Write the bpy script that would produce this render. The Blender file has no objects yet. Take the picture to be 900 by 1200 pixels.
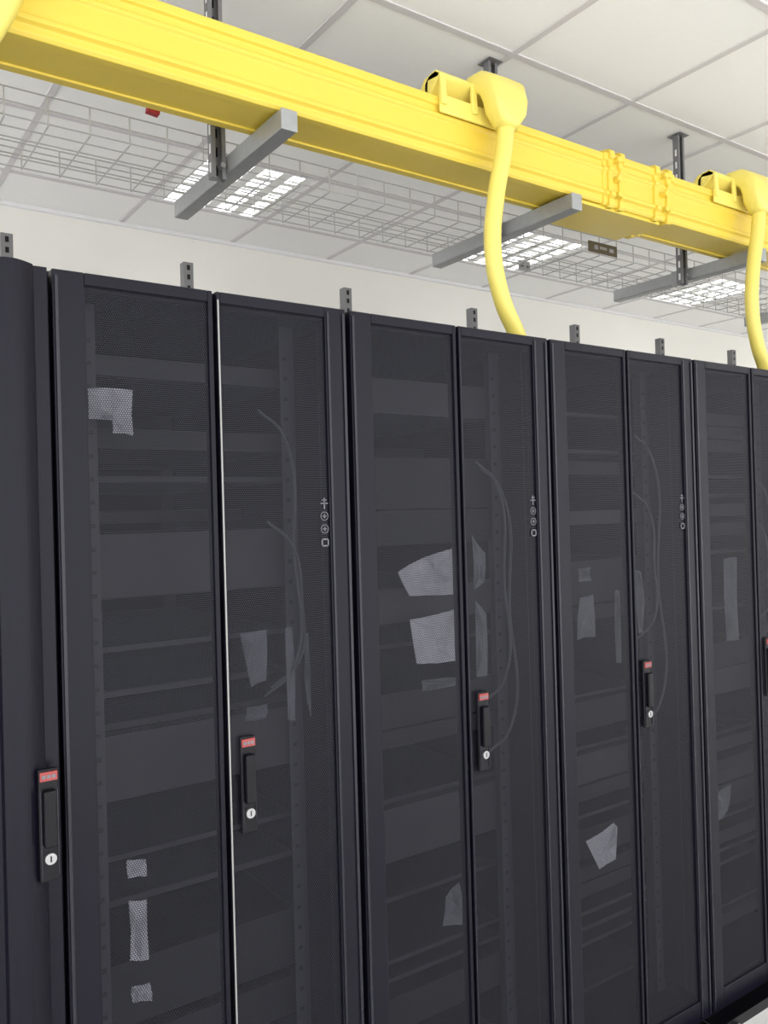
import bpy, bmesh, math, random
from mathutils import Vector, Matrix
random.seed(4)
scene = bpy.context.scene
try:
    scene.view_settings.view_transform = 'Standard'
except Exception as e:
    print(e)

# ------------------------------------------------------------ camera
F = 980.0
dX = Vector((1394, -32, F)).normalized()
dY = Vector((-690, 26, F)); dY = (dY - dX*dY.dot(dX)).normalized()
dZ = dX.cross(dY)
CAM = Vector((-0.369, -1.511, 1.546))
right = Vector((dX.x, dY.x, dZ.x)); down = Vector((dX.y, dY.y, dZ.y)); fwd = Vector((dX.z, dY.z, dZ.z))
cd = bpy.data.cameras.new('camera'); cam = bpy.data.objects.new('camera', cd)
scene.collection.objects.link(cam)
m = Matrix.Identity(4)
for i in range(3):
    m[i][0] = right[i]; m[i][1] = -down[i]; m[i][2] = -fwd[i]; m[i][3] = CAM[i]
cam.matrix_world = m
cd.sensor_fit = 'VERTICAL'; cd.sensor_height = 36; cd.sensor_width = 27; cd.lens = F/1200*36
cd.clip_start = 0.02
scene.camera = cam

# ------------------------------------------------------------ materials
def mat(name, col, rough=0.5, metal=0.0, emis=None, es=0.0, spec=0.5, noise=0.0, nscale=20.0, bump=0.0):
    M = bpy.data.materials.new(name); M.use_nodes = True
    nt = M.node_tree; b = nt.nodes['Principled BSDF']
    b.inputs['Base Color'].default_value = (*col, 1)
    b.inputs['Roughness'].default_value = rough
    b.inputs['Metallic'].default_value = metal
    b.inputs['Specular IOR Level'].default_value = spec
    if emis:
        b.inputs['Emission Color'].default_value = (*emis, 1)
        b.inputs['Emission Strength'].default_value = es
    if noise > 0:
        tc = nt.nodes.new('ShaderNodeTexCoord'); n = nt.nodes.new('ShaderNodeTexNoise')
        n.inputs['Scale'].default_value = nscale; n.inputs['Detail'].default_value = 4
        nt.links.new(tc.outputs['Object'], n.inputs['Vector'])
        mx = nt.nodes.new('ShaderNodeMix'); mx.data_type = 'RGBA'
        mx.inputs['A'].default_value = (*[c*(1-noise) for c in col], 1)
        mx.inputs['B'].default_value = (*[min(1, c*(1+noise)) for c in col], 1)
        nt.links.new(n.outputs['Fac'], mx.inputs['Factor'])
        nt.links.new(mx.outputs['Result'], b.inputs['Base Color'])
        if bump > 0:
            bp = nt.nodes.new('ShaderNodeBump'); bp.inputs['Strength'].default_value = bump
            bp.inputs['Distance'].default_value = 0.002
            nt.links.new(n.outputs['Fac'], bp.inputs['Height'])
            nt.links.new(bp.outputs['Normal'], b.inputs['Normal'])
    return M

M_rack = mat('rack_black_powdercoat', (0.0060, 0.0055, 0.0115), 0.32, noise=0.1, nscale=60, bump=0.05, spec=0.20)
M_rack2 = mat('rack_edge_black', (0.012, 0.012, 0.02), 0.24, spec=0.42)
M_dark = mat('rack_interior_black', (0.009, 0.009, 0.014), 0.6, spec=0.25)
M_equip = mat('equipment_grey', (0.017, 0.017, 0.025), 0.5, noise=0.15, nscale=30, spec=0.27)
M_rail = mat('rail_grey', (0.030, 0.030, 0.042), 0.45, spec=0.28)
M_cable = mat('cable_sheath_grey', (0.05, 0.052, 0.065), 0.5, spec=0.3)
M_alu = mat('aluminium_strip', (0.33, 0.33, 0.31), 0.4, 0.3)
M_pale = mat('pale_white', (0.33, 0.33, 0.375), 0.8, noise=0.35, nscale=18)  # pale tone for the patches behind the mesh and the label print
M_pale2 = mat('pale_grey', (0.10, 0.105, 0.125), 0.8, noise=0.4, nscale=18)
M_red = mat('label_red', (0.32, 0.045, 0.04), 0.4)
M_chrome = mat('lock_chrome', (0.42, 0.42, 0.42), 0.3, 0.8)
M_handle = mat('handle_black', (0.004, 0.004, 0.006), 0.3, spec=0.25)
M_white = mat('glyph_white', (0.15, 0.15, 0.17), 0.5)
M_yel = mat('duct_yellow_plastic', (0.80, 0.60, 0.075), 0.32, noise=0.04, nscale=5)
M_yel2 = mat('hose_yellow', (0.86, 0.73, 0.16), 0.35)
M_galv = mat('galvanised_steel', (0.38, 0.39, 0.39), 0.42, 0.55, noise=0.12, nscale=40)
M_galvd = mat('strut_dark', (0.19, 0.19, 0.195), 0.5, 0.3)
M_wire = mat('basket_wire', (0.5, 0.5, 0.49), 0.4, 0.2)
M_tile = mat('ceiling_tile', (0.91, 0.91, 0.90), 0.9, noise=0.02, nscale=90, bump=0.1)
M_grid = mat('ceiling_grid', (0.64, 0.62, 0.63), 0.6)
M_wall = mat('wall_cream', (0.90, 0.885, 0.83), 0.85, noise=0.02, nscale=4)
M_floor = mat('floor_tile', (0.78, 0.78, 0.76), 0.4, noise=0.06, nscale=15)
M_louv = mat('louvre_mirror', (0.75, 0.76, 0.78), 0.22, 1.0)
M_tube = mat('fluorescent_tube', (1, 1, 1), 0.5, emis=(1, 0.99, 0.96), es=34)
M_lumw = mat('luminaire_white', (0.85, 0.85, 0.85), 0.5)
M_label = mat('label_dark', (0.09, 0.07, 0.04), 0.5)
M_redtag = mat('red_tag', (0.45, 0.03, 0.04), 0.5)

def perf(name, col, pitch, r):
    M = bpy.data.materials.new(name); M.use_nodes = True
    nt = M.node_tree; N = nt.nodes; L = nt.links
    b = N['Principled BSDF']; out = N['Material Output']
    b.inputs['Base Color'].default_value = (*col, 1); b.inputs['Roughness'].default_value = 0.33
    b.inputs['Specular IOR Level'].default_value = 0.30
    tc = N.new('ShaderNodeTexCoord'); sep = N.new('ShaderNodeSeparateXYZ')
    L.new(tc.outputs['Object'], sep.inputs[0])
    def math_(op, a, bb=None):
        n = N.new('ShaderNodeMath'); n.operation = op
        for i, q in enumerate((a, bb)):
            if q is None: continue
            if isinstance(q, (int, float)): n.inputs[i].default_value = q
            else: L.new(q, n.inputs[i])
        return n.outputs[0]
    sx = math_('DIVIDE', sep.outputs['X'], pitch); sz = math_('DIVIDE', sep.outputs['Z'], pitch*1.732)
    ds = []
    for off in (0.0, 0.5):
        fx = math_('SUBTRACT', math_('FRACT', math_('ADD', sx, off)), 0.5)
        fz = math_('MULTIPLY', math_('SUBTRACT', math_('FRACT', math_('ADD', sz, off)), 0.5), 1.732)
        ds.append(math_('SQRT', math_('ADD', math_('MULTIPLY', fx, fx), math_('MULTIPLY', fz, fz))))
    hole = math_('LESS_THAN', math_('MINIMUM', ds[0], ds[1]), r)
    tr = N.new('ShaderNodeBsdfTransparent'); mx = N.new('ShaderNodeMixShader')
    L.new(hole, mx.inputs[0]); L.new(b.outputs[0], mx.inputs[1]); L.new(tr.outputs[0], mx.inputs[2])
    L.new(mx.outputs[0], out.inputs['Surface'])
    return M
M_perf = perf('perforated_steel', (0.018, 0.018, 0.026), 0.0045, 0.39)

# ------------------------------------------------------------ mesh helpers
class MB:
    def __init__(s): s.v = []; s.f = []; s.m = []; s.mats = []
    def mi(s, M):
        if M not in s.mats: s.mats.append(M)
        return s.mats.index(M)
    def box(s, x0, x1, y0, y1, z0, z1, M):
        b = len(s.v); k = s.mi(M)
        s.v += [(x, y, z) for x in (x0, x1) for y in (y0, y1) for z in (z0, z1)]
        for f in ((0, 1, 3, 2), (4, 6, 7, 5), (0, 4, 5, 1), (2, 3, 7, 6), (0, 2, 6, 4), (1, 5, 7, 3)):
            s.f.append(tuple(b+i for i in f)); s.m.append(k)
    def prism(s, prof, x0, x1, M, axis='x'):
        b = len(s.v); n = len(prof); k = s.mi(M)
        for x in (x0, x1):
            for (a, c) in prof:
                s.v.append((x, a, c) if axis == 'x' else ((a, x, c) if axis == 'y' else (a, c, x)))
        for i in range(n):
            j = (i+1) % n
            s.f.append((b+i, b+j, b+n+j, b+n+i)); s.m.append(k)
        s.f.append(tuple(b+i for i in range(n))[::-1]); s.m.append(k)
        s.f.append(tuple(b+n+i for i in range(n))); s.m.append(k)
    def cyl(s, p, q, r, M, n=10, r2=None):
        p = Vector(p); q = Vector(q); d = (q-p).normalized()
        a = d.orthogonal().normalized(); c = d.cross(a); b = len(s.v); k = s.mi(M)
        r2 = r if r2 is None else r2
        for P, rr in ((p, r), (q, r2)):
            for i in range(n):
                t = 2*math.pi*i/n; s.v.append(tuple(P+(a*math.cos(t)+c*math.sin(t))*rr))
        for i in range(n):
            j = (i+1) % n; s.f.append((b+i, b+j, b+n+j, b+n+i)); s.m.append(k)
        s.f.append(tuple(b+i for i in range(n))[::-1]); s.m.append(k)
        s.f.append(tuple(b+n+i for i in range(n))); s.m.append(k)
    def poly(s, pts, M):
        b = len(s.v); s.v += [tuple(p) for p in pts]; s.f.append(tuple(range(b, b+len(pts)))); s.m.append(s.mi(M))
    def make(s, name, parent=None, bevel=0.0, smooth=False):
        me = bpy.data.meshes.new(name); me.from_pydata(s.v, [], s.f)
        for M in s.mats: me.materials.append(M)
        me.polygons.foreach_set('material_index', s.m)
        bm = bmesh.new(); bm.from_mesh(me); bmesh.ops.recalc_face_normals(bm, faces=bm.faces); bm.to_mesh(me); bm.free()
        if smooth: me.polygons.foreach_set('use_smooth', [True]*len(me.polygons))
        o = bpy.data.objects.new(name, me); scene.collection.objects.link(o)
        if parent: o.parent = parent
        if bevel > 0:
            md = o.modifiers.new('bevel', 'BEVEL'); md.width = bevel; md.segments = 2; md.limit_method = 'ANGLE'
        return o
def empty(name, loc=(0, 0, 0)):
    o = bpy.data.objects.new(name, None); o.location = loc; o.empty_display_size = 0.1
    scene.collection.objects.link(o); return o
def tube(name, pts, r, M, parent=None):
    c = bpy.data.curves.new(name, 'CURVE'); c.dimensions = '3D'; c.bevel_depth = r; c.bevel_resolution = 6; c.resolution_u = 16
    c.use_fill_caps = True
    sp = c.splines.new('BEZIER'); sp.bezier_points.add(len(pts)-1)
    for bp, p in zip(sp.bezier_points, pts):
        bp.co = p; bp.handle_left_type = bp.handle_right_type = 'AUTO'
    c.materials.append(M)
    o = bpy.data.objects.new(name, c); scene.collection.objects.link(o)
    if parent: o.parent = parent
    return o

# ------------------------------------------------------------ room
CZ = 3.06; WY = 2.64; XL, XR, YF = -3.2, 8.4, -3.7
GX, GY = 1.586, 0.464
b = MB(); b.box(XL, XR, YF, WY, -0.1, 0.0, M_floor)
x = -3.0
while x < XR:
    b.box(x-0.002, x+0.002, YF, WY, 0.0, 0.0006, M_galvd); x += 0.6
y = -3.6
while y < WY:
    b.box(XL, XR, y-0.002, y+0.002, 0.0, 0.0005, M_galvd); y += 0.6
fl = b.make('floor')
b = MB(); b.box(XL, XR, WY, WY+0.1, 0.0, 3.3, M_wall); b.make('wall_back')
b = MB(); b.box(XR, XR+0.1, YF, WY, 0.0, 3.3, M_wall); b.make('wall_right')
b = MB(); b.box(XL, XR, WY-0.015, WY, 0.0, 0.1, M_lumw); b.make('baseboard_back')

lum_cells = []
for lx in (0.986-1.8, 0.986, 0.986+1.8, 0.986+3.6, 0.986+5.4):
    lum_cells.append((round((lx-GX)/0.6), round((1.664-GY)/0.6)))
for lx in (0.986-1.8, 0.986, 0.986+1.8, 0.986+3.6):
    lum_cells.append((round((lx-GX)/0.6), round((-1.936-GY)/0.6)))
b = MB()
i0 = math.floor((XL-GX)/0.6); i1 = math.ceil((XR-GX)/0.6); j0 = math.floor((YF-GY)/0.6); j1 = math.ceil((WY-GY)/0.6)
for i in range(i0, i1):
    for j in range(j0, j1):
        if (i, j) in lum_cells: continue
        x0 = max(XL, GX+i*0.6); x1 = min(XR, GX+i*0.6+0.6); y0 = max(YF, GY+j*0.6); y1 = min(WY, GY+j*0.6+0.6)
        if x1 <= x0 or y1 <= y0: continue
        b.box(x0, x1, y0, y1, CZ, CZ+0.018, M_tile)
for i in range(i0+1, i1):
    x = GX+i*0.6; b.box(x-0.012, x+0.012, YF, WY, CZ-0.004, CZ+0.0005, M_grid)
for j in range(j0+1, j1):
    y = GY+j*0.6; b.box(XL, XR, y-0.012, y+0.012, CZ-0.0045, CZ+0.0004, M_grid)
b.make('ceiling')
b = MB(); b.box(XL, XR, WY-0.02, WY, CZ-0.02, CZ-0.001, M_lumw); b.make('trim_1')

for (i, j) in lum_cells:
    x0 = GX+i*0.6+0.013; y0 = GY+j*0.6+0.013; S = 0.574
    e = empty('recessed_louvre_light', (x0+S/2, y0+S/2, CZ))
    b = MB(); z0, z1 = -0.002, 0.09; h = S/2
    b.box(-h, h, -h, h, z1, z1+0.01, M_lumw)
    for a in (-1, 1):
        b.box(min(a*h, a*(h-0.014)), max(a*h, a*(h-0.014)), -h, h, z0, z1, M_lumw)
        b.box(-h+.014, h-.014, min(a*h, a*(h-0.014)), max(a*h, a*(h-0.014)), z0, z1, M_lumw)
    b.make('housing', e)
    b = MB(); n = 4; st = (S-0.028)/n
    for k in range(n+1):
        c = -h+0.014+k*st; c = min(max(c, -h+0.040), h-0.040)
        b.prism([(c-0.026, 0.0), (c+0.026, 0.0), (c+0.015, 0.022), (c+0.005, 0.055), (c-0.005, 0.055), (c-0.015, 0.022)], -h+0.014, h-0.014, M_louv, 'y')
    nn = 5; st2 = (S-0.028)/nn
    for k in range(1, nn):
        c = -h+0.014+k*st2
        b.prism([(c-0.018, 0.001), (c+0.018, 0.001), (c+0.009, 0.020), (c+0.003, 0.048), (c-0.003, 0.048), (c-0.009, 0.020)], -h+0.014, h-0.014, M_louv, 'x')
    b.make('louvre', e)
    b = MB()
    for k in range(n):
        c = -h+0.014+(k+0.5)*st
        b.cyl((c, -h+0.03, 0.070), (c, h-0.03, 0.070), 0.011, M_tube, 8)
    b.make('tubes', e, smooth=True)

# ------------------------------------------------------------ racks
P = 0.615; RH = 2.0; RD = 1.07; RW = 0.607

def make_rack(idx, single=False):
    X0 = (idx-1)*P
    e = empty('server_rack', (X0, 0, 0))
    b = MB()
    b.box(0, 0.018, 0.03, RD, 0.05, RH, M_rack); b.box(RW-0.018, RW, 0.03, RD, 0.05, RH, M_rack)
    b.box(0.018, RW-0.018, 0.03, RD, RH-0.03, RH, M_rack); b.box(0.018, RW-0.018, 0.03, RD, 0.05, 0.09, M_rack)
    b.box(0.018, RW-0.018, RD-0.012, RD, 0.09, RH-0.03, M_dark)
    b.box(0.018, 0.04, 0.03, 0.06, 0.09, RH-0.03, M_rack); b.box(RW-0.04, RW-0.018, 0.03, 0.06, 0.09, RH-0.03, M_rack)
    b.make('cabinet', e, bevel=0.004)
    b = MB()
    for cx in (0.06, RW-0.06):
        for cy in (0.12, RD-0.12):
            b.cyl((cx-0.012, cy, 0.027), (cx+0.012, cy, 0.027), 0.027, M_handle, 14)
            b.box(cx-0.018, cx+0.018, cy-0.02, cy+0.02, 0.04, 0.055, M_galvd)
    b.box(0.004, RW-0.004, 0.034, 0.05, 0.002, 0.052, M_handle)
    for cx in (0.035, RW-0.035):
        b.cyl((cx, 0.075, 0.0), (cx, 0.075, 0.012), 0.022, M_galvd, 12); b.cyl((cx, 0.075, 0.01), (cx, 0.075, 0.055), 0.007, M_galv, 8)
        b.box(cx-0.03, cx+0.03, -0.085, 0.034, 0.0, 0.006, M_handle); b.box(cx-0.03, cx+0.03, 0.029, 0.034, 0.005, 0.03, M_handle)
        b.cyl((cx, -0.062, 0.005), (cx, -0.062, 0.014), 0.010, M_galv, 6)
        b.cyl((cx, -0.062, 0.014), (cx, -0.062, 0.024), 0.004, M_galv, 8)
    b.box(0.0, RW, -0.045, 0.034, 0.0, 0.005, M_handle); b.box(0.0, RW, -0.045, -0.041, 0.005, 0.03, M_handle)
    b.make('feet', e)
    b = MB()
    for cx in (0.075, RW-0.075):
        for cy in (0.11, 0.85):
            s = 1 if cx < 0.3 else -1
            b.box(cx-0.004, cx+0.004, cy, cy+0.05, 0.09, RH-0.03, M_rail)
            b.box(min(cx, cx+s*0.03), max(cx, cx+s*0.03), cy, cy+0.003, 0.09, RH-0.03, M_rail)
            if cy < 0.5:
                z = 0.12
                while z < RH-0.06:
                    b.box(cx+s*0.013, cx+s*0.013+0.009*s, cy-0.0012, cy, z, z+0.009, M_handle); z += 0.0222*2
    b.make('mounting_rails', e)
    b = MB(); rs = random.Random(idx*7+3)
    z = 0.16
    while z < RH-0.12:
        hh = rs.choice([0.044, 0.044, 0.088, 0.13])
        if rs.random() < 0.62:
            b.box(0.09, RW-0.09, 0.125+rs.random()*0.02, 0.7, z, z+hh-0.003, M_equip if rs.random() < 0.35 else M_dark)
        else:
            b.box(0.08, RW-0.08, 0.16, 0.8, z, z+0.012, M_equip)
        z += hh + rs.choice([0, 0.02, 0.1])
    for z in (1.88, 1.72, 1.55):
        b.box(0.02, RW-0.02, 0.5, 0.53, z, z+0.03, M_rail)
    b.make('equipment', e, bevel=0.002)
    for q in range(2):
        zt_ = 1.5+rs.random()*0.3; zb_ = 0.9+rs.random()*0.3; xx = 0.50+0.016*q
        tube('patch_cable_%d' % (q+1), [(xx-0.06, 0.10, zt_), (xx-0.01, 0.085, zt_-0.05), (xx+0.012, 0.085, (zt_+zb_)/2), (xx, 0.085, zb_+0.05), (xx-0.06, 0.10, zb_)], 0.0035, M_cable, e)

    def door(nm, x0, x1, lo, ro):
        fb = MB(); z0, z1 = 0.035, RH-0.004
        y0, y1 = 0.0, 0.026
        fb.box(x0, x0+lo, y0, y1, z0, z1, M_rack); fb.box(x1-ro, x1, y0, y1, z0, z1, M_rack)
        fb.box(x0+lo, x1-ro, y0, y1, z1-0.022, z1, M_rack); fb.box(x0+lo, x1-ro, y0, y1, z0, z0+0.06, M_rack)
        if ro > 0.03:
            fb.box(x1-ro+0.004, x1-ro+0.010, y0-0.003, y0, z0+0.01, z1-0.01, M_rack2)
            fb.box(x1-0.010, x1-0.003, y0-0.004, y0, z0+0.01, z1-0.01, M_rack2)
        if lo > 0.03:
            fb.box(x0+0.003, x0+0.010, y0-0.004, y0, z0+0.01, z1-0.01, M_rack2)
        fb.make(nm+'_frame', e, bevel=0.003)
        pb = MB(); pb.poly([(x0+lo, 0.006, z0+0.06), (x1-ro, 0.006, z0+0.06), (x1-ro, 0.006, z1-0.022), (x0+lo, 0.006, z1-0.022)], M_perf)
        pb.make(nm+'_perforated_sheet', e)
    def handle(cx, yo=0.0, dz=0.021):
        hb = MB()
        hb.box(cx-0.017, cx+0.017, yo-0.007, yo+0.001, 0.915+dz, 1.105+dz, M_handle)
        hb.box(cx-0.011, cx+0.011, yo-0.02, yo-0.006, 0.975+dz, 1.07+dz, M_handle)
        hb.make('swing_handle', e, bevel=0.004)
        hb = MB(); hb.box(cx-0.014, cx+0.014, yo-0.010, yo-0.006, 1.085+dz, 1.100+dz, M_red)
        for q in (-0.008, 0, 0.008):
            hb.box(cx+q-0.003, cx+q+0.003, yo-0.0104, yo-0.0098, 1.089+dz, 1.095+dz, M_white)
        hb.make('handle_badge', e)
        hb = MB(); hb.cyl((cx, yo-0.013, 0.955+dz), (cx, yo-0.006, 0.955+dz), 0.0095, M_chrome, 18)
        hb.box(cx-0.0012, cx+0.0012, yo-0.0136, yo-0.0125, 0.950+dz, 0.960+dz, M_handle); hb.make('key_lock', e)
        hb = MB()
        for s in (-1, 1):
            hb.box(cx+s*0.0135-0.001, cx+s*0.0135+0.001, yo-0.009, yo-0.006, 0.925+dz, 1.07+dz, M_rack2)
        hb.make('handle_bezel', e)
    if single:
        fb = MB(); z0, z1 = 0.035, RH-0.004
        prof = [(0.50, 0.0), (0.515, -0.006)]
        for i in range(13):
            t = i/12; prof.append((0.518+0.066*t, -0.008-0.020*math.sin(math.pi*(0.15+0.85*t))))
        prof += [(0.586, 0.0), (0.609, 0.0), (0.609, 0.026), (0.50, 0.026)]
        fb.prism(prof, z0, z1, M_rack, 'z')
        fb.box(0.002, 0.06, -0.002, 0.026, z0, z1, M_rack)
        fb.box(0.06, 0.50, -0.002, 0.026, z1-0.03, z1, M_rack); fb.box(0.06, 0.50, -0.002, 0.026, z0, z0+0.06, M_rack)
        fb.make('door_frame', e, bevel=0.001)
        pb = MB(); pb.poly([(0.06, 0.006, z0+0.06), (0.50, 0.006, z0+0.06), (0.50, 0.006, z1-0.03), (0.06, 0.006, z1-0.03)], M_perf)
        pb.make('door_perforated_sheet', e)
        handle(0.584, -0.022, 0.036)
    else:
        door('left_door', 0.002, 0.300, 0.055, 0.010)
        door('right_door', 0.308, 0.605, 0.008, 0.052)
        handle(0.347)
        sb = MB(); w = 0.003 if idx == 1 else 0.0015
        sb.box(0.3095, 0.3095+w, -0.0012, 0.0, 0.08, 1.98, M_alu if idx == 1 else M_rail); sb.make('door_edge_strip', e)
        gb = MB(); gx = 0.542; t = 0.0012
        for k, z in enumerate((1.580, 1.553, 1.526, 1.499)):
            if k == 0:
                gb.box(gx-t, gx+t, 0.003, 0.0045, z-0.012, z+0.012, M_white); gb.box(gx-0.009, gx+0.009, 0.003, 0.0045, z-t, z+t, M_white)
                gb.box(gx-0.006, gx+0.006, 0.003, 0.0045, z+0.006, z+0.008, M_white)
            elif k in (1, 2):
                for q in range(10):
                    a = 2*math.pi*q/10; a2 = a+2*math.pi/10; r = 0.009
                    gb.cyl((gx+r*math.cos(a), 0.004, z+r*math.sin(a)), (gx+r*math.cos(a2), 0.004, z+r*math.sin(a2)), 0.001, M_white, 4)
                gb.box(gx-0.005, gx+0.005, 0.003, 0.0045, z-t, z+t, M_white); gb.box(gx-t, gx+t, 0.003, 0.0045, z-0.005, z+0.005, M_white)
            else:
                gb.box(gx-0.009, gx+0.009, 0.003, 0.0045, z-0.010, z-0.007, M_white); gb.box(gx-0.009, gx+0.009, 0.003, 0.0045, z+0.004, z+0.007, M_white)
                gb.box(gx-0.009, gx-0.006, 0.003, 0.0045, z-0.010, z+0.007, M_white); gb.box(gx+0.006, gx+0.009, 0.003, 0.0045, z-0.010, z+0.007, M_white)
        gb.make('symbol_marking', e)
    return e
racks = {}
for k in range(-1, 7):
    racks[k] = make_rack(k, single=(k <= 0))

# pale crumpled patches set just behind the door mesh (rack-local x,z in mm); * marks dim ones
PALE_PATCHES = {1: "80,1803 166,1805 166,1718 125,1720 122,1744 80,1746/132,909 168,903 169,870 133,876/134,831 170,824 170,710 134,719/135,671 172,663 173,630 137,638/*382,1313 439,1318 438,1209 400,1200/*391,1159 438,1159 437,1128 386,1131/*488,1315 506,1313 506,1112 486,1119/*529,1307 546,1296 547,1111 533,1180",
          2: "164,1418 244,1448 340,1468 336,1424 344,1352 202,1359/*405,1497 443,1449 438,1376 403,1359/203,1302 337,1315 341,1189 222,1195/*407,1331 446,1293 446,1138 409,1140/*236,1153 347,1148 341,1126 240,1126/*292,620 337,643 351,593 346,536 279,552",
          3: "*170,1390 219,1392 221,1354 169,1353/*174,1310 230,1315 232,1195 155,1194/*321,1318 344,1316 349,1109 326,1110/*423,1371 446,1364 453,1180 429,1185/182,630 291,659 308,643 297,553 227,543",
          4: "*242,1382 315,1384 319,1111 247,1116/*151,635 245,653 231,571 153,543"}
rp = random.Random(2)
for k, txt in PALE_PATCHES.items():
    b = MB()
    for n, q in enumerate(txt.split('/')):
        MP = M_pale2 if q[0] == '*' else M_pale
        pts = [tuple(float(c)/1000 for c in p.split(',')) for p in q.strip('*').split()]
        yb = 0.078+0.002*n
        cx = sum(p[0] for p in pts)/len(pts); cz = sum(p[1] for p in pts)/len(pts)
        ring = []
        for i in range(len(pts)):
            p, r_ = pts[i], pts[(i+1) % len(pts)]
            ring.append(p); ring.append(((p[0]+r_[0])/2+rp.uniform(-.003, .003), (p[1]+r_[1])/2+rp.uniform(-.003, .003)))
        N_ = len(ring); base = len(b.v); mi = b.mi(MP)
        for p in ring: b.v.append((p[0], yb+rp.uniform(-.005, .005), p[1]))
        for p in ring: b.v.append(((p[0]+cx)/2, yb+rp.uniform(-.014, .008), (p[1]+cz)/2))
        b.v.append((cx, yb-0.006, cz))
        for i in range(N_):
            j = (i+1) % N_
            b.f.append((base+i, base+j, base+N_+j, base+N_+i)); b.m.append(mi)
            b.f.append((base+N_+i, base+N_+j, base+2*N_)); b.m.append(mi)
    b.make('pale_patches', racks[k])

# rear uprights behind racks
for k in range(-2, 9):
    X = 0.664+0.6*k + (0.065 if k == -1 else 0)
    b = MB()
    b.box(-0.016, 0.016, 0, 0.003, 0, 0.37, M_galvd)
    b.box(-0.016, -0.013, 0.003, 0.03, 0, 0.37, M_galvd); b.box(0.013, 0.016, 0.003, 0.03, 0, 0.37, M_galvd)
    b.box(-0.03, 0.03, 0, 0.06, -0.004, 0.0, M_galvd)
    for z in (0.28, 0.315, 0.345):
        b.box(-0.005, 0.005, -0.001, 0.0, z, z+0.016, M_handle)
    o = b.make('cable_support_upright'); o.location = (X, 1.0, 2.004)

# ------------------------------------------------------------ yellow fibre duct
yn, yf, zb, zt = 0.237, 0.402, 2.524, 2.686
prof = [(yn+0.006, zb), (yn+0.030, zb), (yn+0.030, zb+0.005), (yf-0.030, zb+0.005), (yf-0.030, zb), (yf-0.006, zb),
        (yf, zb+0.008), (yf, zb+0.06), (yf+0.006, zb+0.064), (yf+0.006, zb+0.074), (yf, zb+0.078), (yf, zt-0.03), (yf+0.008, zt-0.026), (yf+0.008, zt-0.006), (yf, zt),
        (yf-0.03, zt+0.006), (yn+0.03, zt+0.006),
        (yn, zt), (yn-0.008, zt-0.006), (yn-0.008, zt-0.026), (yn, zt-0.03), (yn, zt-0.045), (yn-0.006, zt-0.049), (yn-0.006, zt-0.057), (yn, zt-0.063), (yn, zb+0.045),
        (yn-0.009, zb+0.040), (yn-0.009, zb+0.030), (yn, zb+0.023), (yn, zb+0.008)]
duct = empty('fibre_duct', (0, 0, 0))
b = MB(); b.prism(prof, -2.6, 7.0, M_yel); b.make('channel', duct, bevel=0.0015)
cy, cz = (yn+yf)/2, (zb+zt)/2
def scaled(d):
    return [(cy+(y-cy)*(1+d/0.083), cz+(z-cz)*(1+d/0.083)) for y, z in prof]
for cx0 in (1.74, 4.4, -1.0):
    b = MB(); b.prism(scaled(0.004), cx0, cx0+0.36, M_yel)
    for a in (0.02, 0.07, 0.25, 0.315):
        b.prism(scaled(0.011), cx0+a, cx0+a+0.022, M_yel)
    for a in (0.03, 0.27):
        for z in (zb+0.03, cz, zt-0.02):
            b.cyl((cx0+a+0.025, yn-0.028, z), (cx0+a+0.025, yn, z), 0.010, M_yel, 10)
    b.box(cx0-0.12, cx0+0.30, yn+0.01, yf+0.03, zb-0.014, zb-0.003, M_yel)
    b.make('coupler', duct, bevel=0.002)

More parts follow.
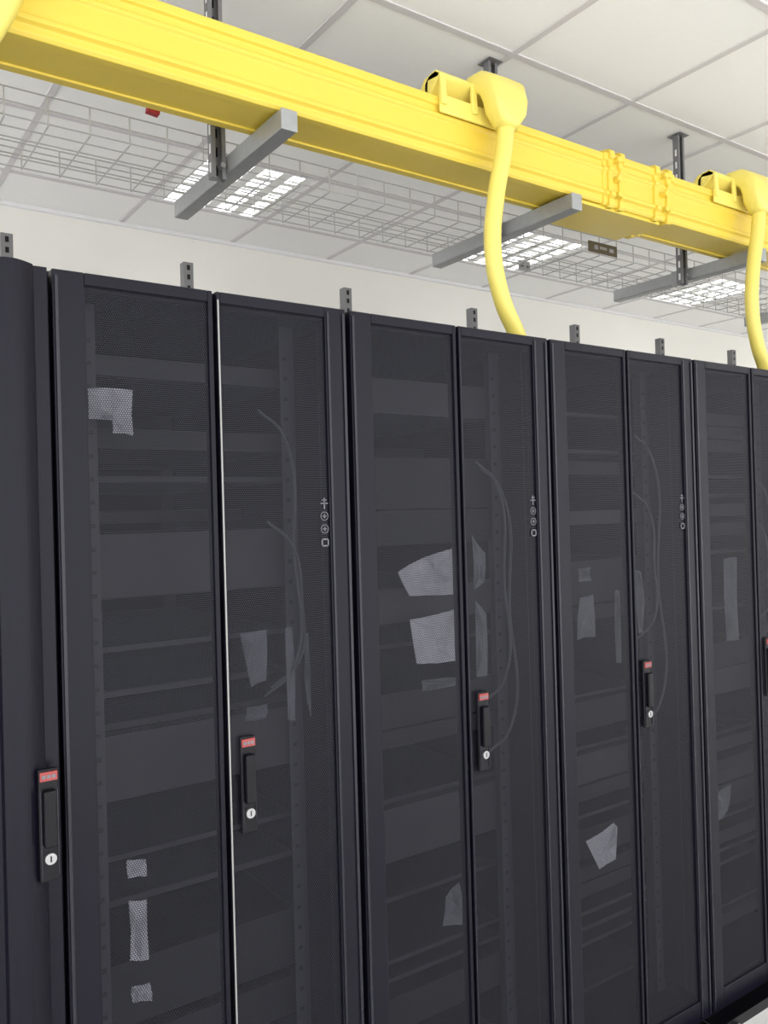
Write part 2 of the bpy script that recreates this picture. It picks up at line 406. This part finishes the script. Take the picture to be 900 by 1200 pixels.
def spill(xo, lean=None):
    e = empty('fibre_drop_outlet', (xo, 0, 0))
    b = MB()
    pr = [(yn+0.05, zt+0.008), (yn+0.05, zt+0.05), (yn+0.03, zt+0.068), (yn-0.0, zt+0.07), (yn-0.022, zt+0.055), (yn-0.026, zt-0.03), (yn-0.012, zt-0.03), (yn-0.012, zt+0.045), (yn+0.03, zt+0.05), (yn+0.035, zt+0.008)]
    b.prism(pr, -0.19, -0.17, M_yel2); b.prism(pr, -0.080, -0.060, M_yel2)
    b.prism([(yn-0.012, zt+0.045), (yn-0.02, zt+0.055), (yn+0.0, zt+0.072), (yn+0.05, zt+0.066), (yn+0.10, zt+0.012), (yn+0.03, zt+0.012)], -0.19, 0.05, M_yel2)
    b.prism([(yn-0.009, zt-0.05), (yn-0.018, zt-0.05), (yn-0.018, zt+0.0), (yn-0.009, zt+0.0)], -0.19, 0.06, M_yel2)
    b.make('saddle', e, bevel=0.004)
    path = [(0.30, zt+0.02), (0.275, zt+0.045), (0.24, zt+0.060), (0.205, zt+0.057), (0.178, zt+0.038), (0.166, zt+0.0), (0.166, zt-0.035), (0.166, zt-0.06), (0.166, zt-0.075)]
    W = [0.075, 0.075, 0.074, 0.073, 0.070, 0.064, 0.055, 0.040, 0.030]; Tk = [0.03, 0.03, 0.032, 0.034, 0.036, 0.036, 0.036, 0.034, 0.030]
    b = MB(); n = 20; k = b.mi(M_yel2)
    for i, (y, z) in enumerate(path):
        p0 = path[max(0, i-1)]; p1 = path[min(len(path)-1, i+1)]
        t = Vector((0, p1[0]-p0[0], p1[1]-p0[1])).normalized(); nrm = Vector((0, -t.z, t.y))
        for q in range(n):
            a = 2*math.pi*q/n; ex = 0.45 if i < 7 else 0.8
            ca, sa = math.cos(a), math.sin(a)
            cx = math.copysign(abs(ca)**ex, ca)*W[i]; cn = math.copysign(abs(sa)**ex, sa)*Tk[i]
            b.v.append((cx, y+nrm.y*cn, z+nrm.z*cn))
    for i in range(len(path)-1):
        for q in range(n):
            r = (q+1) % n
            b.f.append((i*n+q, i*n+r, (i+1)*n+r, (i+1)*n+q)); b.m.append(k)
    b.f.append(tuple(range(n))); b.m.append(k); L = (len(path)-1)*n; b.f.append(tuple(range(L, L+n))); b.m.append(k)
    b.make('outlet_elbow', e, smooth=True)
    pts = [(0.0, 0.166, zt-0.06), (-0.015, 0.166, 2.54), (-0.045, 0.167, 2.42), (-0.062, 0.168, 2.27), (-0.03, 0.172, 2.14), (0.03, 0.18, 2.05), (0.07, 0.19, 1.995)]
    if lean: pts = [(0.0, 0.166, zt-0.06), (-0.015, 0.166, 2.56), (-0.06, 0.167, 2.46), (-0.16, 0.168, 2.27), (-0.19, 0.172, 2.14), (-0.19, 0.18, 2.05), (-0.18, 0.19, 1.995)]
    tube('flexible_hose', pts, 0.024, M_yel2, e)
spill(-0.004, True)
for xo in (1.26, 2.51, 3.75):
    spill(xo)

# ------------------------------------------------------------ cantilever supports
def strut_arm(x):
    e = empty('cantilever_bracket', (x, 0, 0))
    b = MB(); zt_ = 2.519; z0 = zt_-0.048; w = 0.021; t = 0.003; y0, y1 = 0.222, 0.905
    b.box(-w, w, y0, y1, z0, z0+t, M_galv)
    b.box(-w, -w+t, y0, y1, z0+t, zt_, M_galv); b.box(w-t, w, y0, y1, z0+t, zt_, M_galv)
    b.box(-w+t, -w+0.010, y0, y1, zt_-t, zt_, M_galv); b.box(w-0.010, w-t, y0, y1, zt_-t, zt_, M_galv)
    b.box(-w-0.001, w+0.001, y0-0.003, y0, z0-0.001, zt_+0.001, M_galv)
    b.make('strut_channel_arm', e, bevel=0.0015)
    b = MB(); yy = 0.55; X = -0.042
    b.box(X-0.02, X+0.02, yy, yy+0.003, 2.455, CZ-0.006, M_galvd)
    b.box(X-0.02, X-0.017, yy-0.022, yy, 2.455, CZ-0.006, M_galvd); b.box(X+0.017, X+0.02, yy-0.022, yy, 2.455, CZ-0.006, M_galvd)
    b.box(X-0.017, X-0.009, yy-0.022, yy-0.019, 2.455, CZ-0.006, M_galvd); b.box(X+0.009, X+0.017, yy-0.022, yy-0.019, 2.455, CZ-0.006, M_galvd)
    z = 2.47
    while z < CZ-0.05:
        b.box(X-0.006, X+0.006, yy-0.001, yy, z, z+0.026, M_handle); b.box(X-0.0206, X-0.02, yy-0.015, yy-0.007, z, z+0.026, M_lumw); z += 0.05
    b.box(X-0.03, X+0.03, yy-0.04, yy+0.02, CZ-0.006, CZ-0.0045, M_galvd)
    b.box(X+0.01, 0.0-0.0215, yy-0.02, yy+0.05, 2.46, 2.52, M_galv)
    b.make('hanger_channel', e)
    b = MB(); b.cyl((-0.033, yy-0.006, 2.49), (-0.033, yy-0.03, 2.49), 0.008, M_galv, 6); b.make('bolt', e)
for x in (-0.40, 0.605, 1.60, 2.62, 3.63, 4.64):
    strut_arm(x)

# ------------------------------------------------------------ wire basket tray
b = MB(); x0, x1 = -2.6, 7.0; yA, yB, zA, zB = 0.60, 0.895, 2.524, 2.592; r = 0.0021
for y in [yA+(yB-yA)*i/5 for i in range(6)]:
    b.cyl((x0, y, zA), (x1, y, zA), r, M_wire, 5)
for y in (yA, yB):
    for z in (zA+0.034, zB): b.cyl((x0, y, z), (x1, y, z), r, M_wire, 5)
x = x0+0.05
while x < x1:
    b.cyl((x, yA, zA-0.004), (x, yB, zA-0.004), r, M_wire, 5)
    for y in (yA, yB): b.cyl((x, y, zA-0.004), (x, y, zB), r, M_wire, 5)
    x += 0.1
b.make('wire_basket_tray')
b = MB(); b.box(-0.08, 0.08, -0.002, 0.002, -0.02, 0.02, M_label)
b.box(-0.05, -0.03, -0.003, -0.002, -0.008, 0.008, M_pale); b.box(-0.02, 0.02, -0.003, -0.002, -0.004, 0.006, M_alu); b.box(0.035, 0.06, -0.003, -0.002, -0.008, 0.006, M_pale)
o = b.make('tray_label'); o.location = (2.16, 0.592, 2.545)
b = MB(); b.box(-0.03, 0.03, -0.004, 0.004, -0.02, 0.02, M_galv); b.cyl((-0.015, -0.008, 0), (-0.015, 0.004, 0), 0.008, M_galvd, 6); b.cyl((0.015, -0.008, 0), (0.015, 0.004, 0), 0.008, M_galvd, 6)
o = b.make('basket_splice_plate'); o.location = (2.05, 0.90, 2.545)
b = MB(); b.prism([(-0.02, -0.01), (0.018, -0.014), (0.022, 0.006), (-0.016, 0.012)], -0.012, 0.012, M_redtag, 'y'); b.cyl((0, 0, 0.01), (0, 0, 0.03), 0.003, M_redtag, 6)
o = b.make('red_cable_tag'); o.location = (0.375, 0.50, 2.575); o.scale = (0.8, 0.8, 0.8)

# ------------------------------------------------------------ world light
w = bpy.data.worlds.new('world'); scene.world = w; w.use_nodes = True
w.node_tree.nodes['Background'].inputs[0].default_value = (0.98, 0.98, 1.0, 1)
w.node_tree.nodes['Background'].inputs[1].default_value = 2.65
